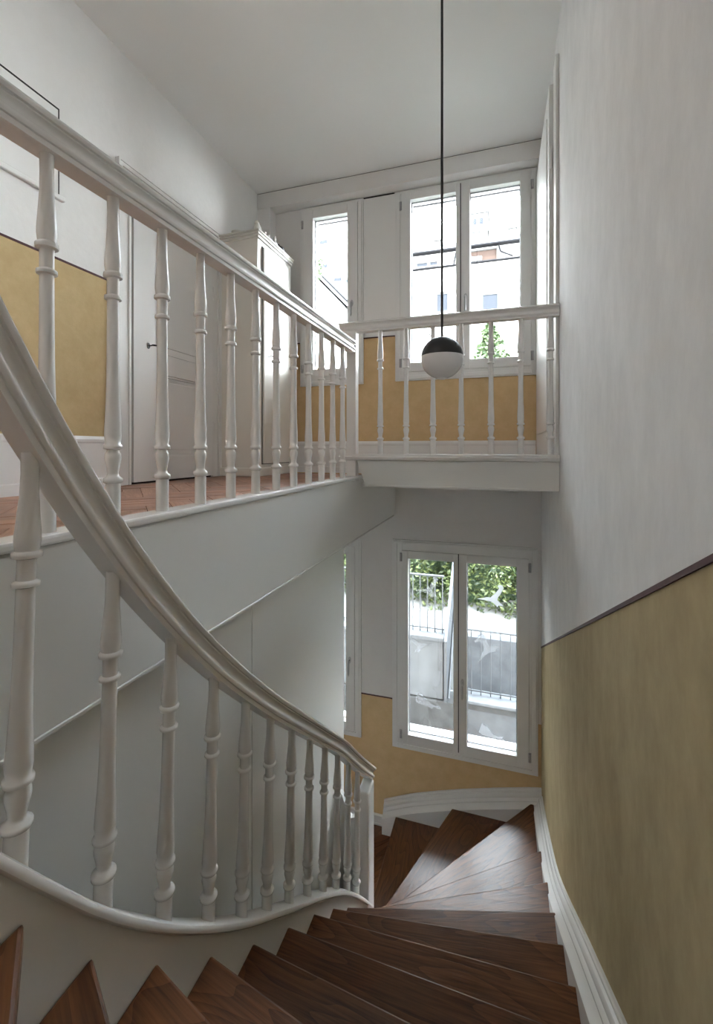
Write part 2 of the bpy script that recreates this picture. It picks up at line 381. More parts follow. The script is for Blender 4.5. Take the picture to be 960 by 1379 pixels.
w3, l3 = window(3, c, s, [(s[0], -.312, -.713, -.348, -2.338, -.900), (-.306, s[1], -.244, .126, -2.338, -.900)], (1, -.278, -1.84),
       [(0, s[0] - .004, -.89), (0, s[0] - .004, -2.34), (1, s[1] + .004, -.90), (1, s[1] + .004, -2.33)])
c, s = WINS[3]['c'], WINS[3]['s']
window(4, c, s, [(s[0], s[1], -1.57, -1.249, -2.330, -.900)], (0, -1.215, -1.80), [(0, s[0] - .006, -.95), (0, s[0] - .006, -2.28)])

# bird films stuck on the panes of the lower window
BIRDF = [(0, 0), (.10, .02), (.19, .05), (.24, .045), (.30, .10), (.36, .17), (.40, .23), (.37, .27), (.40, .30), (.46, .29), (.48, .24), (.45, .18), (.42, .12), (.38, .06), (.37, .01), (.41, -.03), (.47, -.08), (.46, -.10), (.39, -.085), (.37, -.12), (.33, -.08), (.26, -.03), (.16, -.015)]
BIRDP = [(0, .0), (.03, .10), (.06, .17), (.09, .14), (.15, .12), (.20, .06), (.26, .0), (.33, -.02), (.42, -.01), (.40, -.03), (.44, -.07), (.36, -.06), (.30, -.05), (.28, -.09), (.24, -.06), (.16, -.05), (.06, -.035)]
def bird(sh, x, z, w, shape, m, flip=False, rot=0):
    b = MB(); sc = w / .48; ca, sa = math.cos(R(rot)), math.sin(R(rot)); P = []
    for p, q in shape:
        p -= .24; p = -p if flip else p
        P.append((x + (p * ca - q * sa) * sc, z + (p * sa + q * ca) * sc))
    b.prism(P, lambda p, q, t: (p, t, q), 3.6378, 3.6392)
    obj('bird_sticker', b, m, sh)
shL, shR = l3[0][6], l3[1][6]
bird(shR, -.070, -1.185, .20, BIRDF, M['sticker'])
bird(shR, -.080, -1.455, .26, BIRDF, M['sticker_faint'], True, 12)
bird(shR, -.100, -1.60, .22, BIRDF, M['sticker_faint'], False, 55)
bird(shR, -.052, -2.235, .21, BIRDP, M['sticker'])
bird(shL, -.575, -1.165, .20, BIRDF, M['sticker_faint'])
bird(shL, -.56, -1.30, .16, BIRDF, M['sticker_faint'], True, 60)
bird(shL, -.60, -1.62, .18, BIRDF, M['sticker_faint'], True, 20)
bird(shL, -.545, -2.075, .24, BIRDP, M['sticker_faint'])

# ------------------------------------------------------------------ landing, floors
def clip(poly, x0, x1, y0, y1):
    for ax, v, sg in ((0, x0, 1), (0, x1, -1), (1, y0, 1), (1, y1, -1)):
        out = []
        for i in range(len(poly)):
            p, q = poly[i], poly[(i + 1) % len(poly)]
            a, c_ = (p[ax] - v) * sg, (q[ax] - v) * sg
            if a >= 0: out.append(p)
            if (a >= 0) != (c_ >= 0):
                t = a / (a - c_); out.append((p[0] + (q[0] - p[0]) * t, p[1] + (q[1] - p[1]) * t))
        poly = out
        if len(poly) < 3: return []
    return poly
def area(p): return abs(sum(p[i][0] * p[(i + 1) % len(p)][1] - p[(i + 1) % len(p)][0] * p[i][1] for i in range(len(p)))) / 2
def herringbone(parent, x0, x1, y0, y1, z, L_, w_, ang, m, offs=(0, 0)):
    ca, sa = math.cos(R(ang)), math.sin(R(ang)); g = .0012; n = 0
    k = int(round(L_ / w_))
    cx, cy = (x0 + x1) / 2 + offs[0], (y0 + y1) / 2 + offs[1]
    N = int(6 / w_)
    for i in range(-N, N):
        for j in range(-8, 9):
            for o in (0, 1):
                if o == 0: u0, v0, du, dv = i * w_ + j * 2 * L_ , i * w_, L_, w_
                else: u0, v0, du, dv = i * w_ + j * 2 * L_ + L_ , i * w_ - L_ + w_, w_, L_
                q = [(u0 + g, v0 + g), (u0 + du - g, v0 + g), (u0 + du - g, v0 + dv - g), (u0 + g, v0 + dv - g)]
                mid = ((u0 + du / 2), (v0 + dv / 2))
                wq = [(cx + u * ca - v * sa, cy + u * sa + v * ca) for u, v in q]
                c_ = clip(wq, x0, x1, y0, y1)
                if not c_ or area(c_) < 2e-4: continue
                mw = (cx + mid[0] * ca - mid[1] * sa, cy + mid[0] * sa + mid[1] * ca)
                rot = R(ang) + (R(90) if o else 0); cr, sr = math.cos(-rot), math.sin(-rot)
                loc = [((p[0] - mw[0]) * cr - (p[1] - mw[1]) * sr, (p[0] - mw[0]) * sr + (p[1] - mw[1]) * cr) for p in c_]
                b = MB(); b.prism(loc, lambda p, q_, t: (p, q_, t), -.012, random.uniform(-.0006, .0006))
                me = mesh('plank', b, m, (0, 0, 0)); ob = bpy.data.objects.new('plank', me); COL.objects.link(ob)
                ob.parent = parent; ob.location = Vector((mw[0], mw[1], z)) - wloc(parent); ob.rotation_euler = (0, 0, rot); n += 1
    return n
b = MB(); b.box(XL, -.875, YB, YE, -.54, ZF - .010); b.box(-.74, XR, 2.665, YE, ZF - .012, ZF - .004); b.box(-.875, XR, YB, YB + .1, -.40, ZF - .010)
fl = struct('floor', b, M['parquet'])
b = MB(); b.box(-.818, XR, 2.665, YE, -.232, ZF - .013); b.box(XL, -.89, YB, YE, -.56, -.541); b.box(-.818, -.74, 2.665, YE, -.24, ZF); struct('ceiling_lower', b, M['plain'])
np_ = herringbone(fl, XL, -.88, .45, 3.5, ZF, .42, .084, 45, M['parquet'], (0, .05))
b = MB(); b.box(XL - .3, XR + .3, YB - .3, YO, ZG - .2, ZG - .010)
fl2 = struct('floor', b, M['oak'])
np2 = herringbone(fl2, -1.45, -.70, 2.45, 3.58, ZG, .42, .084, 45, M['oak'])

# fascia of the landing with its curb, and the panelled wall of the storey below it
fas = thing('landing_fascia', 'long smooth white board along the edge of the upper landing, under its balusters', 'fascia', (XE, 1.5, -.54))
b = MB(); b.box(-.88, -.822, .10, 3.618, -.545, -.185); obj('board', b, M['panel'], fas, bevel=.006)
b = MB(); b.box(-.886, -.815, .10, 2.70, -.185, -.165); obj('curb', b, M['rail_paint'], fas, bevel=.006)
b = MB(); b.box(-.826, -.818, .10, 3.55, -.549, -.540); obj('bottom_bead', b, M['rail_paint'], fas, bevel=.002)
lw = tag(empty('wall_lower', (-.88, 1.4, ZG)), kind='structure')
for y0, y1 in ((-.9, 1.426), (1.430, 2.435)):
    b = MB(); b.box(-.90, -.858, y0, y1, ZG, -.54); obj('panel', b, M['panel'], lw, bevel=.002)
b = MB(); b.box(-.905, -.895, -.9, 2.43, ZG, -.54); obj('backing', b, M['panel'], lw)
b = MB(); b.box(XL, -.90, 2.33, 2.39, ZG, -.54); struct('wall_inner', b, M['plain'])

# ------------------------------------------------------------------ balusters and rails
BP = [(.0160, 0), (.0160, .108), (.0155, .114), (.0205, .118), (.0208, .124), (.0205, .130), (.0135, .136), (.0118, .146), (.0140, .166), (.0176, .190), (.0168, .206), (.0130, .214),
      (.0122, .218), (.0200, .221), (.0206, .2265), (.0200, .232), (.0160, .236), (.0182, .262), (.0174, .300), (.0150, .37), (.0138, .44), (.0130, .54), (.0126, .670), (.0126, .678), (.0182, .681), (.0186, .686), (.0182, .691),
      (.0128, .695), (.0128, .742), (.0135, .746), (.0200, .749), (.0205, .755), (.0200, .761), (.0158, .765), (.0176, .785), (.0176, .80), (.0150, .850), (.0125, .90), (.0120, .95), (.0130, 1.0)]
b = MB(); b.lathe(BP, seg=18); ME_BAL = mesh('baluster', b, M['rail_paint'], (0, 0, 0), 50)
def baluster(parent, p0, p1, thick=1.0):
    o = bpy.data.objects.new('baluster', ME_BAL); COL.objects.link(o); o.parent = parent
    d = Vector(p1) - Vector(p0); o.location = Vector(p0) - wloc(parent)
    o.rotation_euler = d.to_track_quat('Z', 'Y').to_euler() if d.xy.length > 1e-6 else (0, 0, 0)
    o.scale = (thick, thick, d.length); return o
# moulded handrail, side x up, origin at the middle of the underside
RAIL_R = [(.024, .000), (.024, .010), (.028, .011), (.0305, .015), (.0305, .020), (.028, .024), (.0225, .025), (.0205, .029), (.0200, .034), (.0215, .039), (.0265, .043), (.0265, .046), (.0320, .047), (.0345, .051), (.0340, .056), (.0300, .060), (.0200, .064), (.0090, .066)]
RAIL = RAIL_R + [(-a, c_) for a, c_ in reversed(RAIL_R)]

lr = thing('landing_railing', 'white turned balustrade running along the upper landing to the square post', 'railing', (XE, 1.5, -.165))
ys = [.176 + .158 * k for k in range(15)]
for y in ys: baluster(lr, (XE, y, -.166), (XE, y, .582))
b = MB(); b.sweep([(a, c_ * 1.1) for a, c_ in RAIL], [(XE, y, .578) for y in (.12, 1.0, 2.0, 2.545)]); obj('handrail', b, M['rail_paint'], lr, smooth=38)
b = MB(); b.box(-.882, -.822, 2.545, 2.602, -.205, .703); obj('post', b, M['rail_paint'], lr, bevel=.004)

br = thing('balcony_railing', 'short level white balustrade across the end of the landing, before the upper windows', 'railing', (-.3, 2.57, -.033))
for x in (-.676, -.520, -.364, -.206, -.045, .109, .257): baluster(br, (x, 2.57, -.035), (x, 2.57, .706))
b = MB(); b.sweep(RAIL, [(-.93, 2.57, .700), (-.5, 2.57, .700), (0, 2.57, .700), (.299, 2.57, .700)]); obj('handrail', b, M['rail_paint'], br, smooth=38)
bb = thing('balcony_beam', 'boxed white beam with rounded nosing carrying the short balustrade', 'beam', (-.3, 2.58, -.225))
b = MB(); b.sweep([(-.055, -.026), (.0, -.026), (.012, -.024), (.020, -.014), (.020, -.004), (.014, .0), (-.055, 0)], [(-.925, 2.545, -.045), (.299, 2.545, -.045)]); obj('nosing', b, M['rail_paint'], bb, smooth=40)
b = MB(); b.box(-.822, .299, 2.530, 2.605, -.046, -.033); obj('curb', b, M['rail_paint'], bb, bevel=.003)
b = MB(); b.prism([(-.815, -.071), (.299, -.071), (.299, -.223), (-.762, -.223)], lambda p, q, t: (p, t, q), 2.545, 2.66); obj('board', b, M['panel'], bb, bevel=.003)
b = MB(); b.box(-.758, .297, 2.539, 2.56, -.226, -.214); obj('bottom_bead', b, M['rail_paint'], bb, bevel=.003)

# stair railing
TOPS = [(.10, .62), (.20, .50), (.30, .325), (.40, .140), (.491, -.018), (.646, -.241), (.803, -.428), (.958, -.588), (1.103, -.722), (1.249, -.852), (1.403, -.981), (1.556, -1.109), (1.70, -1.230), (1.85, -1.354), (1.981, -1.483), (2.155, -1.645), (2.344, -1.812)]
BOTS = [(.15, -.15), (.30, -.375), (.438, -.573), (.503, -.670), (.623, -.836), (.776, -1.010), (.928, -1.164), (1.076, -1.302), (1.217, -1.418), (1.368, -1.545), (1.529, -1.672), (1.676, -1.795), (1.831, -1.931), (1.97, -2.070), (2.118, -2.232), (2.33, -2.483)]
XS = -.68
sr = thing('stair_railing', 'curving white turned balustrade with moulded handrail sweeping down beside the dark stair', 'railing', (XS, 2.3, ZG))
for y in (.170, .320, .471, .623, .776, .928, 1.076, 1.217, 1.368, 1.520, 1.672, 1.824, 1.972, 2.112):
    yt = y + .024
    baluster(sr, (XS, y, smooth_tab(BOTS, y) - .012), (XS, yt, smooth_tab(TOPS, yt) + .012), 1.0)
pts = [(XS, y, smooth_tab(TOPS, y)) for y in frange(.12, 2.335, 56)]
b = MB(); b.sweep([(a, c_ * 1.0) for a, c_ in RAIL], pts); obj('handrail', b, M['rail_paint'], sr, smooth=38)
# closed string with a rounded cap
b = MB(); P = []
yy = frange(.12, 2.32, 44)
top = [(y, smooth_tab(BOTS, y) - .016) for y in yy]; bot = [(y, smooth_tab(BOTS, y) - .48) for y in yy]
b.add([(-.70, y, z) for y, z in top] + [(-.66, y, z) for y, z in top] + [(-.70, y, z) for y, z in bot] + [(-.66, y, z) for y, z in bot],
      [f for i in range(44) for f in ((i, i + 1, 46 + i, 45 + i), (45 + i, 46 + i, 136 + i, 135 + i), (135 + i, 136 + i, 91 + i, 90 + i), (90 + i, 91 + i, i + 1, i))] + [(0, 45, 135, 90), (44, 134, 179, 89)])
stringer_mb = b
cap_pts = [(XS, y, smooth_tab(BOTS, y) - .018) for y in yy]
b = MB(); b.sweep([(-.026, 0), (.026, 0), (.031, .004), (.032, .010), (.029, .016), (.022, .018), (-.022, .018), (-.028, .015), (-.030, .008)], cap_pts); cap_mb = b
b = MB(); b.box(-.712, -.650, 2.228, 2.342, ZG, -1.80); obj('newel', b, M['rail_paint'], sr, bevel=.010, seg=3)
# small web with a scooped top between the newel and the panelled wall
pl = [(-.705, -1.84), (-.712, -1.90), (-.725, -1.965), (-.745, -2.00), (-.770, -2.012), (-.79, -2.0), (-.803, -1.96), (-.82, -1.90), (-.855, -1.86), (-.857, -1.86), (-.857, ZG), (-.705, ZG)]
b = MB(); b.prism(pl, lambda p, q, t: (p, t, q), 2.30, 2.33); obj('web', b, M['rail_paint'], sr, bevel=.004)

# ------------------------------------------------------------------ the staircase
NI = {1: (-.80, 2.345), 2: (-.775, 2.345), 3: (-.70, 2.345), 4: (-.650, 2.270), 5: (-.66, 2.090), 6: (-.664, 1.925), 7: (-.67, 1.741), 8: (-.67, 1.541), 9: (-.66, 1.323), 10: (-.66, 1.105), 11: (-.66, .912),
      12: (-.66, .735), 13: (-.66, .585), 14: (-.66, .470), 15: (-.66, .36), 16: (-.66, .27), 17: (-.66, .19)}
NO = {1: (-.80, 3.525), 2: (-.352, 3.525), 3: (.217, 3.525), 4: (.240, 2.926), 5: (.240, 2.531), 6: (.240, 2.192), 7: (.240, 1.887), 8: (.240, 1.592), 9: (.240, 1.312), 10: (.240, 1.033), 11: (.240, .748),
      12: (.240, .475), 13: (.240, .06), 14: (.240, -.26), 15: (.10, -.98), 16: (-.30, -.98), 17: (-.66, -.98)}
st = thing('staircase', 'winding dark oak staircase with closed white strings descending to the floor below', 'staircase', (-.2, 2.4, ZG))
for k in range(1, 18):
    z = ZG + RISE * k
    I, O = Vector(NI[k]), Vector(NO[k])
    if k == 17:
        J, Q = Vector((-.875, .19)), Vector((-.875, -.98)); back = [Q, J]
    else:
        J, Q = Vector(NI[k + 1]), Vector(NO[k + 1]); back = [Q, J]
        if k == 3: back = [Vector((.240, 3.525)), Q, J]
        if k == 14: back = [Vector((.240, -.98)), Q, J]
        if k == 15: back = [Q, J]
    d = (O - I).normalized(); nrm = Vector((-d.y, d.x))
    if (I + nrm * .1 - J).length < (I - J).length: nrm = -nrm      # nrm points down the stair
    ang = math.atan2(d.y, d.x); mid = (I + O) / 2
    poly = [I, O] + back
    ca, sa = math.cos(-ang), math.sin(-ang)
    loc = []
    for p in poly:
        q = p - mid; loc.append((q.x * ca - q.y * sa, q.x * sa + q.y * ca))
    bm_ = MB(); bm_.prism(loc, lambda p, q, t: (p, q, t), -.036, 0)
    me = mesh('tread', bm_, M['oak'], (0, 0, 0)); o = bpy.data.objects.new('tread', me); COL.objects.link(o); o.parent = st
    o.location = Vector((mid.x, mid.y, z)) - wloc(st); o.rotation_euler = (0, 0, ang)
    md = o.modifiers.new('bevel', 'BEVEL'); md.width = .006; md.segments = 2; md.limit_method = 'ANGLE'
    # riser, set back under the nosing
    a, c_ = I - nrm * .030, O - nrm * .030; a2, c2 = a - nrm * .018, c_ - nrm * .018
    b = MB(); b.prism([(a.x, a.y), (c_.x, c_.y), (c2.x, c2.y), (a2.x, a2.y)], lambda p, q, t: (p, q, t), z - RISE + .0005, z - .036); obj('riser', b, M['oak'], st)
obj('inner_string', stringer_mb, M['panel'], st, smooth=50)
obj('string_cap', cap_mb, M['rail_paint'], st, smooth=40)
# wall string with moulded top: right wall and window wall
SKR = [(-1.0, -.05), (-.3, -.44), (.3, -.83), (.75, -1.105), (1.25, -1.418), (1.76, -1.738), (2.20, -2.025), (2.50, -2.21), (2.70, -2.31), (2.91, -2.385), (3.20, -2.475), (3.535, -2.555)]
SPF = [(.0, 0), (.010, 0), (.014, -.006), (.014, -.016), (.022, -.020), (.026, -.028), (.026, -.046), (.033, -.050), (.038, -.058), (.038, -.066), (.048, -.078), (.060, -.084), (.066, -.088)]
yy = frange(YB, 3.535, 50); b = MB()
m_ = len(SPF) + 2
for y in yy:
    z = smooth_tab(SKR, y, .12)
    for d_, h in SPF: b.v.append((XR - d_, y, z + h))
    b.v.append((XR - .066, y, z - .50)); b.v.append((XR, y, z - .50))
n_ = len(yy)
b.f = [(i * m_ + k, i * m_ + (k + 1) % m_, (i + 1) * m_ + (k + 1) % m_, (i + 1) * m_ + k) for i in range(n_ - 1) for k in range(m_)] + [tuple(range(m_)), tuple((n_ - 1) * m_ + k for k in range(m_))]
obj('wall_string', b, M['rail_paint'], st, smooth=32)
SKE = [(-.915, -2.925), (-.70, -2.830), (-.5, -2.762), (-.295, -2.698), (-.05, -2.632), (.25, -2.556), (.30, -2.55)]
xx = frange(-.915, .299, 30); b = MB()
for x in xx:
    z = smooth_tab(SKE, x, .1)
    for d_, h in SPF: b.v.append((x, YE - .004 - d_ * 1.35, z + h * 1.15))
    zb = max(z - .45, ZG)
    b.v.append((x, YE - .004 - .066 * 1.35, zb)); b.v.append((x, YE - .004, zb))
n_ = len(xx)
b.f = [(i * m_ + k, i * m_ + (k + 1) % m_, (i + 1) * m_ + (k + 1) % m_, (i + 1) * m_ + k) for i in range(n_ - 1) for k in range(m_)] + [tuple(range(m_)), tuple((n_ - 1) * m_ + k for k in range(m_))]
obj('wall_string', b, M['rail_paint'], st, smooth=32)

# ------------------------------------------------------------------ skirtings
def skirting(name, fn, a, bb_, h, z):
    prof = [(0, 0), (.020, 0), (.020, h * .18), (.016, h * .20), (.016, h * .86), (.020, h * .89), (.020, h * .94), (.012, h), (0, h)]
    b = MB(); b.prism(prof, lambda p, q, t: fn(p, q + z, t), a, bb_); return struct(name, b, M['rail_paint'])
skirting('baseboard_left', lambda p, q, t: (XL + p, t, q), YB, 1.964, .275, ZF)
skirting('baseboard_far', lambda p, q, t: (t, YE - p, q), -1.925, .26, .272, ZF)
skirting('baseboard_lower', lambda p, q, t: (t, YE - p, q), XL, -.915, .085, ZG)

# ------------------------------------------------------------------ left door (door_1)
d1 = tag(empty('door_1', (XL, 2.45, ZF)), kind='structure')
def casing(x, y0, y1, zt, w, parent, m):
    b = MB()
    for a0, a1, t in ((.010, w, .014), (0, .012, .030), (.012, .034, .024), (w - .022, w - .006, .020)):
        b.box(x, x + t, y0 + a0, y0 + a1, ZF, zt - a0); b.box(x, x + t, y1 - a1, y1 - a0, ZF, zt - a0)
        b.box(x, x + t, y0 + a1, y1 - a1, zt - a1, zt - a0)
    return obj('casing', b, m, parent)
casing(XL, 1.962, 2.926, 1.634, .104, d1, M['paint'])
b = MB(); b.box(XL - .001, XL + .006, 2.050, 2.830, ZF, 1.545); obj('rebate_gap', b, M['dark'], d1)
leaf = None
LY0, LY1, LZ0, LZ1 = 2.072, 2.822, ZF + .012, 1.535
FIELDS = ((-.06, .475), (.595, 1.43)); PY0, PY1 = 2.255, 2.725
b = MB(); b.box(XL, XL + .024, LY0, PY0, LZ0, LZ1); b.box(XL, XL + .024, PY1, LY1, LZ0, LZ1)
for z0, z1 in ((LZ0, FIELDS[0][0]), (FIELDS[0][1], FIELDS[1][0]), (FIELDS[1][1], LZ1)): b.box(XL, XL + .024, PY0, PY1, z0, z1)
leaf = obj('leaf', b, M['paint'], d1)
for z0, z1 in FIELDS:
    b = MB(); y0, y1 = PY0, PY1
    for o0, o1, t in ((0, .010, .030), (.010, .022, .017)):
        b.box(XL, XL + t, y0 + o0, y0 + o1, z0 + o0, z1 - o0); b.box(XL, XL + t, y1 - o1, y1 - o0, z0 + o0, z1 - o0)
        b.box(XL, XL + t, y0 + o1, y1 - o1, z0 + o0, z0 + o1); b.box(XL, XL + t, y0 + o1, y1 - o1, z1 - o1, z1 - o0)
    obj('panel_moulding', b, M['paint'], leaf)
    b = MB(); b.box(XL, XL + .008, y0 + .022, y1 - .022, z0 + .022, z1 - .022); b.box(XL, XL + .014, y0 + .05, y1 - .05, z0 + .05, z1 - .05)
    obj('panel', b, M['paint'], leaf, bevel=.003)
def key(parent, x, y, z, m):
    b = MB(); b.v = []
    t = MB(); t.lathe([(.0, 0), (.012, 0), (.012, .003), (.0, .003)], seg=12, cap=False); b.add([(x + p[2], y + p[0], z + p[1] * 1.5) for p in t.v], t.f)
    b.tube([(x, y, z), (x + .035, y, z)], .0035, 8)
    ring = [(x + .045 + .011 * math.cos(a), y + .014 * math.sin(a), z) for a in frange(0, 2 * math.pi, 14)]
    b.tube(ring, .003, 6); obj('key', b, m, parent, smooth=40)
key(leaf, XL + .024, 2.185, .622, M['black'])
for z in (.15, 1.15):
    b = MB(); b.lathe([(.006, -.05), (.007, -.048), (.007, .048), (.006, .05)], (XL + .024, 2.829, z), 10); obj('hinge', b, M['paint'], d1, smooth=40)

# hatch in the left wall
ht = thing('wall_hatch', 'flush white rectangular hatch with dark outline, high on the left wall', 'hatch', (XL, 1.1, 1.228))
b = MB(); b.box(XL - .001, XL + .003, .55, 1.629, 1.226, 1.658); obj('gap', b, M['dark'], ht)
b = MB(); b.box(XL, XL + .010, .57, 1.617, 1.236, 1.644); obj('leaf', b, M['paint'], ht, bevel=.002)
b = MB(); b.box(XL, XL + .024, .55, 1.645, 1.206, 1.230); obj('ledge', b, M['paint'], ht, bevel=.005)
b = MB(); b.lathe([(.009, 0), (.009, .012), (.013, .016), (.013, .024), (.0, .027)], seg=12); b.v = [(XL + .010 + p[2], 1.52 + p[0], 1.54 + p[1]) for p in b.v]; obj('knob', b, M['steel'], ht, smooth=40)

# ------------------------------------------------------------------ right: panelled cupboard door beside the upper window (door_2)
d2 = tag(empty('door_2', (XR, 3.0, ZF)), kind='structure')
b = MB(); b.box(.283, XR, 2.575, 2.69, ZF, 2.095); obj('casing', b, M['paint'], d2, bevel=.003)
b = MB(); b.box(.262, XR, 2.695, 3.60, ZF, 2.03); lf = obj('leaf', b, M['frame'], d2, bevel=.003)
b = MB(); b.box(.256, .263, 2.78, 3.52, .10, 1.90); obj('panel', b, M['frame'], lf, bevel=.004)
for z in (.12, 1.62):
    b = MB(); b.lathe([(.005, -.06), (.008, -.055), (.008, .055), (.005, .06)], (.272, 2.690, z), 10); obj('hinge', b, M['paint'], d2, smooth=40)

# ------------------------------------------------------------------ cupboard on the landing
cb = thing('cupboard', 'tall narrow cream cupboard with a crown moulding, against the left wall by the window', 'cupboard', (-1.87, 3.2, ZF))
CX0, CX1, CY0, CY1, CZ = XL + .002, -1.712, 2.925, 3.485, 1.600
b = MB(); b.box(CX0, CX1, CY0, CY1, ZF + .002, CZ); obj('body', b, M['cream'], cb, bevel=.003)
b = MB()
for e, z0, z1 in ((.012, CZ - .032, CZ - .012), (.022, CZ - .012, CZ + .006), (.030, CZ + .006, CZ + .020)): b.box(CX0, CX1 + e, CY0 - e, CY1, z0, z1)
obj('crown', b, M['cream'], cb, bevel=.004)
b = MB(); b.box(CX0, CX1 + .014, CY0 - .014, CY1, ZF + .0015, ZF + .065); obj('plinth', b, M['cream'], cb, bevel=.005)
b = MB(); b.box(CX1 - .002, CX1 + .003, 2.988, 3.443, ZF + .09, CZ - .070); obj('gap', b, M['dark'], cb)
b = MB(); b.box(CX1, CX1 + .018, 2.995, 3.440, ZF + .095, CZ - .078); dr = obj('door', b, M['cream'], cb, bevel=.003)
key(dr, CX1 + .018, 3.03, .700, M['steel'])
# ornaments standing on it
ZT = CZ + .0205
def fig(name, label, cat, b, m, loc, smooth=45):
    o = obj(name, b, m, None, origin=loc, smooth=smooth); return tag(o, label, cat)
def curve_body(loc, prof, sx, sy, seg=14, bend=0):
    b = MB(); b.lathe(prof, seg=seg); b.v = [(loc[0] + p[0] * sx + bend * p[2] ** 2, loc[1] + p[1] * sy, loc[2] + p[2]) for p in b.v]; return b
p = (-1.745, 2.985, ZT)
b = curve_body(p, [(.028, 0), (.034, .012), (.036, .030), (.031, .050), (.020, .072), (.010, .090), (.003, .104)], .8, 1.3)
b.add(*(lambda q: (q.v, q.f))(curve_body((p[0], p[1] - .012, p[2] + .07), [(.014, 0), (.018, .010), (.012, .024), (.002, .032)], 1, 1)))
fig('figurine', 'white pointed porcelain figurine on the near front corner of the cupboard top', 'figurine', b, M['porcelain'], p)
p = (-1.90, 2.955, ZT)
b = MB(); b.lathe([(.016, 0), (.020, .004), (.045, .022), (.047, .024), (.043, .024), (.018, .008), (.0, .007)], p, 18, False); fig('dish', 'shallow white dish at the wall side of the cupboard top', 'dish', b, M['porcelain'], p)
p = (-1.81, 2.950, ZT); b = curve_body(p, [(.010, 0), (.013, .006), (.010, .018), (.004, .026)], 1, 1); fig('ornament', 'tiny white knob-shaped ornament between dish and pointed figurine', 'ornament', b, M['porcelain'], p)
for i, (y, lab) in enumerate(((3.075, 'small white cup standing just behind the pointed figurine'), (3.125, 'second small white cup, the one nearer the seated white figurine'))):
    p = (-1.735, y, ZT); b = MB(); b.lathe([(.009, 0), (.011, .002), (.012, .050), (.014, .056), (.011, .055), (.010, .006)], p, 14, False); tag(fig('cup', lab, 'cup', b, M['porcelain'], p), group='small cups on the cupboard')
p = (-1.735, 3.235, ZT); b = curve_body(p, [(.020, 0), (.026, .010), (.026, .03), (.018, .05), (.012, .062), (.015, .075), (.010, .09), (.002, .098)], .9, 1.2); fig('figurine', 'white seated porcelain figurine beside the black pot on the cupboard', 'figurine', b, M['porcelain'], p)
p = (-1.745, 3.325, ZT)
pot = thing('teapot', 'small black teapot standing on the cupboard top near the window', 'teapot', p)
b = MB(); b.lathe([(.028, 0), (.040, .010), (.046, .028), (.040, .046), (.022, .054), (.020, .055)], p, 18); obj('body', b, M['black'], pot, smooth=45)
b = MB(); b.lathe([(.022, .055), (.014, .062), (.005, .064), (.007, .072), (.002, .078)], p, 14); obj('lid', b, M['black'], pot, smooth=45)
b = MB(); b.tube([(p[0], p[1] + .042, p[2] + .045), (p[0], p[1] + .068, p[2] + .048), (p[0], p[1] + .074, p[2] + .028), (p[0], p[1] + .044, p[2] + .014)], .005, 8); obj('handle', b, M['black'], pot, smooth=45)
b = MB(); b.tube([(p[0], p[1] - .040, p[2] + .02), (p[0], p[1] - .060, p[2] + .035), (p[0], p[1] - .070, p[2] + .052)], [.009, .007, .005], 8); obj('spout', b, M['black'], pot, smooth=45)

# ------------------------------------------------------------------ pendant lamp
LC = Vector((-.246, 2.021, .407)); LR = .0945
pd = thing('pendant_lamp', 'half black, half white globe pendant lamp hanging on a thin black cord in the stairwell', 'lamp', tuple(LC))
hs = [(LR * math.cos(a), LR * math.sin(a)) for a in frange(R(4), R(88), 16)]
b = MB(); b.lathe([(LR * math.cos(R(4)) * .97, LR * math.sin(R(4)))] + hs, LC, 40); obj('shade', b, M['black'], pd, smooth=60)
hs = [(LR * math.cos(a) * .995, LR * math.sin(a)) for a in frange(R(-78), R(4), 18)]
b = MB(); b.lathe(hs, LC, 40); obj('diffuser', b, M['opal'], pd, smooth=60)
b = MB(); b.lathe([(.0, -.098), (.014, -.097), (.021, -.093), (.022, -.088), (.018, -.084)], LC, 24, False); obj('end_cap', b, M['frame'], pd, smooth=60)
b = MB(); b.lathe([(.0058, .092), (.0058, ZC - LC.z)], LC, 8); obj('cord', b, M['black'], pd, smooth=60)
b = MB(); b.lathe([(.007, .088), (.007, .104), (.003, .110)], LC, 12); obj('ferrule', b, M['black'], pd, smooth=60)

# added fill light shaped as a flush ceiling lamp, unseen behind the viewpoint
CL = (-1.35, -.35, ZC - .03)
cl = thing('fill_lamp', 'flat round white fill lamp added on the landing ceiling, unseen behind the stairhead', 'lamp', CL)
b = MB(); b.lathe([(.27, .0), (.28, .004), (.28, .030), (.0, .030)], CL, 32, False); obj('base', b, M['frame'], cl, smooth=40)
ld = bpy.data.lights.new('fill_lamp_light', 'AREA'); ld.shape = 'DISK'; ld.size = .5; ld.energy = FILL_W; ld.color = (1.0, .97, .93)
lo_ = bpy.data.objects.new('fill_light', ld); COL.objects.link(lo_); lo_.parent = cl; lo_.location = (0, 0, -.012)

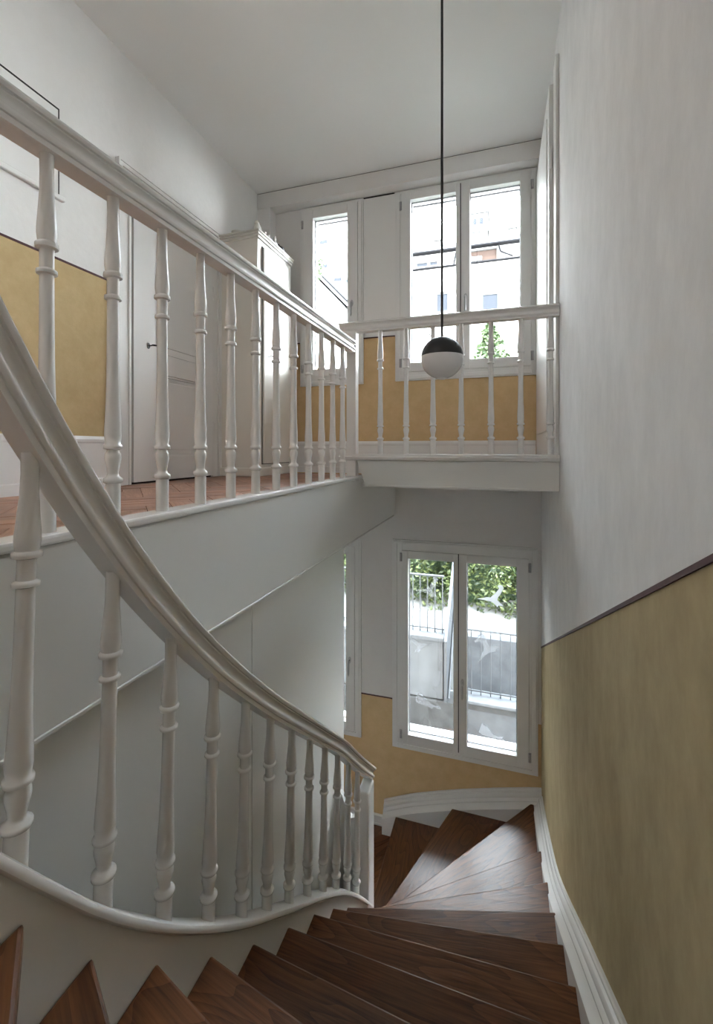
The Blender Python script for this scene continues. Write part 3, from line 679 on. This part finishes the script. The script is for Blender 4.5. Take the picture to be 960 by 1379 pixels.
# ------------------------------------------------------------------ outside: retaining walls, railings, hedge
g = MB(); g.box(-9, 9, YO, 6.2, -4.4, -4.05); g.box(-9, 9, 6.3, 7.6, -4.4, -4.05); struct('ground', g, M['gravel'])
g = MB(); g.add([(-9, 7.6, -3.18), (9, 7.6, -3.55), (9, 11, -1.9), (-9, 11, -1.6), (-12, 40, -.5), (12, 40, -.5), (-9, 7.6, -4.4), (9, 7.6, -4.4)], [(0, 1, 2, 3), (3, 2, 5, 4), (0, 6, 7, 1)]); struct('ground', g, M['gravel'])
rw = thing('retaining_wall', 'tall grey concrete retaining wall with a darker base course, left of the outdoor stair', 'wall', (-2.2, 6.2, -4.05))
b = MB(); b.box(-5.0, -.74, 6.205, 6.50, -3.46, -2.66); obj('wall_block', b, M['concrete'], rw, bevel=.01)
b = MB(); b.box(-5.0, -.58, 6.18, 6.50, -4.05, -3.475); obj('base_course', b, M['concrete_dark'], rw, bevel=.01)
b = MB(); b.box(-5.0, -.725, 6.17, 6.52, -2.66, -2.60); obj('coping', b, M['concrete'], rw, bevel=.01)
rw2 = thing('retaining_wall', 'low pale concrete retaining wall with a stained top edge, right of the outdoor stair', 'wall', (1.2, 6.2, -4.05))
b = MB(); b.box(-.56, 5.0, 6.20, 6.4, -4.05, -3.52); obj('wall_block', b, M['concrete'], rw2, bevel=.01)
b = MB(); b.box(-.56, 5.0, 6.19, 6.41, -3.52, -3.43); obj('stained_band', b, M['concrete_dark'], rw2)
b = MB(); b.box(-.57, 5.0, 6.15, 6.42, -3.43, -3.385); obj('coping', b, M['concrete'], rw2, bevel=.01)
rw3 = thing('retaining_wall', 'smooth blue-grey concrete wall behind the right-hand railing', 'wall', (1.2, 7.4, -3.4))
b = MB(); b.box(-.60, 5.0, 7.45, 7.6, -4.05, -3.05); obj('wall_block', b, M['concrete'], rw3, bevel=.01)
def railing(name, label, x0, x1, y, z0, z1, step, bot=True):
    r_ = thing(name, label, 'railing', ((x0 + x1) / 2, y, z0), 'steel railings outside the lower window')
    b = MB(); b.tube([(x0, y, z1), (x1, y, z1)], .016, 8); obj('top_rail', b, M['grey'], r_, smooth=40)
    b = MB(); b.box(x0, x1, y - .012, y + .012, z0 + .05, z0 + .062); obj('bottom_rail', b, M['grey'], r_)
    bb_ = MB(); bb_.lathe([(.0075, z0), (.0075, z1)], seg=8); me = mesh('bar', bb_, M['grey'], (0, 0, z0), 40)
    x = x0 + .02
    while x < x1:
        o = bpy.data.objects.new('bar', me); COL.objects.link(o); o.parent = r_; o.location = Vector((x, y, z0)) - wloc(r_); x += step
    return r_
railing('railing', 'grey steel bar railing on the taller left retaining wall outside', -3.2, -.74, 6.34, -2.60, -1.80, .105)
railing('railing', 'grey steel bar railing on the lower right retaining wall outside', -.52, 3.0, 6.34, -3.385, -2.50, .128)
sc_ = thing('outdoor_stair', 'grey steel stair cheek rising between the two retaining walls outside', 'stair', (-.6, 6.5, -3.5))
b = MB(); b.prism([(6.12, -3.45), (6.42, -3.45), (8.0, -1.9), (8.0, -1.3), (6.12, -2.62)], lambda p, q, t: (t, p, q), -.72, -.68); obj('cheek_plate', b, M['grey'], sc_, bevel=.004)
b = MB(); b.tube([(-.66, 6.15, -3.40), (-.66, 6.9, -2.55), (-.66, 8.0, -1.5)], .018, 8); obj('handrail', b, M['grey'], sc_, smooth=40)
def foliage(n, fn, size, rnd):
    b = MB()
    for _ in range(n):
        p, s_ = fn(rnd); s_ *= size
        u = Vector((rnd.uniform(-1, 1), rnd.uniform(-1, 1), rnd.uniform(-.7, .7))).normalized(); v = u.cross(Vector((rnd.uniform(-1, 1), rnd.uniform(-1, 1), rnd.uniform(-1, 1)))).normalized()
        w = u.cross(v) * .12 * s_; P = Vector(p)
        b.add([P - u * s_, P + v * s_ * .45 + w, P + u * s_, P - v * s_ * .45 + w], [(0, 1, 2), (0, 2, 3)])
    return b
rnd = random.Random(3)
hg = thing('hedge', 'bushy green hedge growing above the retaining walls outside the lower window', 'hedge', (-.5, 8.9, -3.0))
def hb(x): return -3.14 - .05 * x + .05 * math.sin(x * 3.1)
b = MB()
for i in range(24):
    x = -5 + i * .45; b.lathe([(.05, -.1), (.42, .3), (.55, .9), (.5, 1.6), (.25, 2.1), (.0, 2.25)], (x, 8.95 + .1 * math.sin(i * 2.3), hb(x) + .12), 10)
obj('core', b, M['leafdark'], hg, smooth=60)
def hp(r):
    x = r.uniform(-5, 5); h = r.random() ** .8; z = hb(x) - .08 + h * 2.3
    bulge = .55 * math.sin(math.pi * min(1, .15 + h * .75)) + .12 * math.sin(x * 4 + h * 6) + .1 * math.sin(x * 9 - h * 11)
    return (x, 8.85 - bulge + r.uniform(-.1, .16), z), r.uniform(.6, 1.2)
tag(obj('leaf', foliage(24000, hp, .055, rnd), M['leaf'], hg), kind='stuff')

tr = thing('tree', 'small pointed green tree seen at the foot of the right upper window', 'tree', (-.22, 11.0, -1.0))
b = MB(); b.tube([(-.22, 11.0, -1.9), (-.22, 11.0, 0), (-.2, 11.0, 2.6)], [.09, .07, .02], 8); obj('trunk', b, M['bark'], tr, smooth=50)
def tp(r):
    h = r.random() ** 1.25; rad = (1 - h) ** .8 * 1.0 + .05; a = r.uniform(0, 6.28); q = r.random() ** .45 * rad * (1 + .25 * math.sin(a * 5 + h * 17))
    return (-.22 + q * math.cos(a), 11.0 + q * math.sin(a), -.4 + h * 3.35), r.uniform(.6, 1.2)
tag(obj('leaf', foliage(7000, tp, .085, rnd), M['treeleaf'], tr), kind='stuff')

# ------------------------------------------------------------------ outside: the houses opposite
h1 = thing('apartment_house', 'large white house opposite with a loggia under the eaves, behind the small tree', 'building', (-2, 26, -1))
b = MB(); b.box(-6.7, 8.0, 26.0, 34, -1, 11.29); obj('wall', b, M['render'], h1)
b = MB(); b.box(-6.9, 8.2, 25.6, 26.1, 11.28, 11.36); obj('eave', b, M['gutter'], h1)
b = MB(); b.add([(-6.9, 25.6, 11.36), (8.2, 25.6, 11.36), (6.5, 30, 13.6), (-5.6, 30, 13.6), (-6.9, 34.4, 11.36), (8.2, 34.4, 11.36)], [(0, 1, 2, 3), (3, 2, 5, 4), (0, 3, 4), (1, 5, 2)]); obj('roof', b, M['roof'], h1)
b = MB(); b.box(-6.8, 8.1, 25.78, 26.02, 10.42, 10.48); obj('cornice', b, M['gutter'], h1)
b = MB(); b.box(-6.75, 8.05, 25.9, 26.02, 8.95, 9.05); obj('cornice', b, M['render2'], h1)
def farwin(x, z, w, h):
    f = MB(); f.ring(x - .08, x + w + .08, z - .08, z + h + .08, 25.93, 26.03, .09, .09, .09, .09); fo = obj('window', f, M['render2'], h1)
    q = MB(); q.box(x, x + w, 25.97, 26.01, z, z + h); obj('pane', q, M['farglass'], fo)
# loggia under the eaves
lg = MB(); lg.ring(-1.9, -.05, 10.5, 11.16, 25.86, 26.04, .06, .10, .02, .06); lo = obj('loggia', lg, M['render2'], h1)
b = MB(); b.box(-1.84, -.15, 25.99, 26.02, 10.56, 11.1); obj('opening', b, M['shadepaint'], lo)
b = MB(); b.box(-1.84, -.95, 25.88, 25.92, 10.56, 10.78); obj('parapet', b, M['render'], lo)
for x, z, w, h in ((-4.62, 10.62, .62, .20), (-3.85, 10.62, .42, .20), (-3.45, 7.9, .62, 1.0), (-6.2, 7.7, .8, 1.3), (-.9, 7.3, .8, 1.3), (1.3, 7.6, .8, 1.3), (4, 7.6, .8, 1.3), (-3.6, 4.0, .8, 1.3), (1.4, 4.2, .8, 1.3), (1.1, 10.6, .5, .4)): farwin(x, z, w, h)
b = MB(); b.tube([(-.05, 25.85, 11.3), (.05, 25.85, 10.9), (.7, 25.85, 10.55)], .05, 6); obj('downpipe', b, M['gutter'], h1, smooth=40)
b = MB(); b.tube([(-2.35, 25.9, 11.2), (-2.5, 25.9, 10.5)], .05, 6); obj('downpipe', b, M['gutter'], h1, smooth=40)
tw = MB(); tw.box(-2.0, -.72, 29.4, 30.6, 12.9, 15.0); two = obj('tower', tw, M['render'], h1)
for x in (-1.62, -1.22):
    b = MB(); b.box(x, x + .24, 29.36, 29.41, 14.28, 14.66); obj('window', b, M['farglass'], two)
b = MB(); b.box(-2.12, -.60, 29.28, 30.72, 14.95, 15.10); b.box(-2.1, -.62, 29.3, 30.7, 13.75, 13.84); obj('band', b, M['roof'], two)
b = MB(); b.lathe([(.62, 0), (.66, .25), (.58, .65), (.36, 1.0), (.10, 1.22), (.03, 1.6)], (-1.36, 30, 15.1), 20); obj('dome', b, M['roof'], two, smooth=50)
for x, y, z, w in ((.55, 28.6, 12.6, .42), (-3.9, 28.2, 12.3, .4)):
    b = MB(); b.box(x, x + w, y, y + .5, z - .6, z + .75); b.box(x - .06, x + w + .06, y - .06, y + .56, z + .75, z + .83); obj('chimney', b, M['render2'], h1)
# outside flight with a dark railing low on the facade
rl = MB()
for k in range(9):
    x, z = -3.9 + k * .2, 6.55 - k * .24
    rl.box(x, x + .03, 24.9, 24.94, z, z + .5)
rl.tube([(-4.0, 24.92, 7.15), (-2.2, 24.92, 4.95)], .035, 6); rl.tube([(-4.0, 24.92, 6.7), (-2.2, 24.92, 4.5)], .035, 6); obj('stair_rail', rl, M['gutter'], h1)
b = MB(); b.box(-4.2, -2.1, 24.8, 26, 3.6, 4.4); b.box(-4.4, -3.9, 24.8, 26, 4.4, 6.5); obj('stair_base', b, M['render'], h1)

h2 = thing('gabled_house', 'white gabled house with a sloping roof edge seen through the narrow upper left window', 'building', (-13, 24, -1))
b = MB(); b.box(-17.2, -7.7, 22, 30, -1, 7.4); obj('wall', b, M['render'], h2)
b = MB(); b.prism([(-17.9, 7.1), (-12.5, 12.75), (-7.1, 7.1), (-7.1, 7.28), (-12.5, 12.95), (-17.9, 7.28)], lambda p, q, t: (p, t, q), 21.8, 30); obj('roof', b, M['roof'], h2)
b = MB(); b.prism([(-17.2, 7.4), (-7.7, 7.4), (-12.5, 12.45)], lambda p, q, t: (p, t, q), 22, 29.9); obj('gable', b, M['render'], h2)
b = MB(); b.tube([(-12.5, 21.75, 12.85), (-7.1, 21.75, 7.2)], .04, 6); obj('verge', b, M['gutter'], h2, smooth=40)
b = MB(); b.box(-10.2, -9.4, 21.95, 22.02, 5.2, 6.4); obj('window', b, M['farglass'], h2)
h3 = thing('terraced_house', 'pale house farther back with an orange awning, above the gabled roof at left', 'building', (-13, 36, -1))
b = MB(); b.box(-19, -10, 36, 44, -1, 21); obj('wall', b, M['render'], h3)
b = MB(); b.box(-19.2, -9.8, 35.7, 44, 21, 21.15); obj('eave', b, M['roof'], h3)
b = MB(); b.prism([(36, 16.7), (35.2, 16.3), (35.2, 16.15), (36, 16.55)], lambda p, q, t: (t, p, q), -13.7, -12.0); obj('awning', b, M['orange'], h3)
for x, z in ((-14.9, 15.7), (-13.6, 14.4), (-12.5, 14.2), (-11.2, 15.2), (-14.9, 17.8), (-11.9, 17.6)):
    b = MB(); b.box(x, x + .7, 35.95, 36.02, z, z + .28); obj('window', b, M['farglass'], h3)
t2 = thing('tree', 'slender small-leaved tree before the gabled house in the narrow window', 'tree', (-8.35, 19.5, -1))
b = MB(); b.tube([(-8.35, 19.5, -1), (-8.3, 19.5, 5), (-8.35, 19.5, 8.9)], [.12, .08, .02], 8); obj('trunk', b, M['bark'], t2, smooth=50)
def tp2(r):
    a = r.uniform(0, 6.28); e = r.uniform(-1, 1); q = .45 * r.random() ** .4
    return (-8.35 + q * math.cos(a) * math.sqrt(1 - e * e), 19.5 + q * math.sin(a) * math.sqrt(1 - e * e), 8.6 + q * 1.7 * e), r.uniform(.6, 1.2)
tag(obj('leaf', foliage(900, tp2, .08, rnd), M['treeleaf'], t2), kind='stuff')
print('planks', np_, np2)
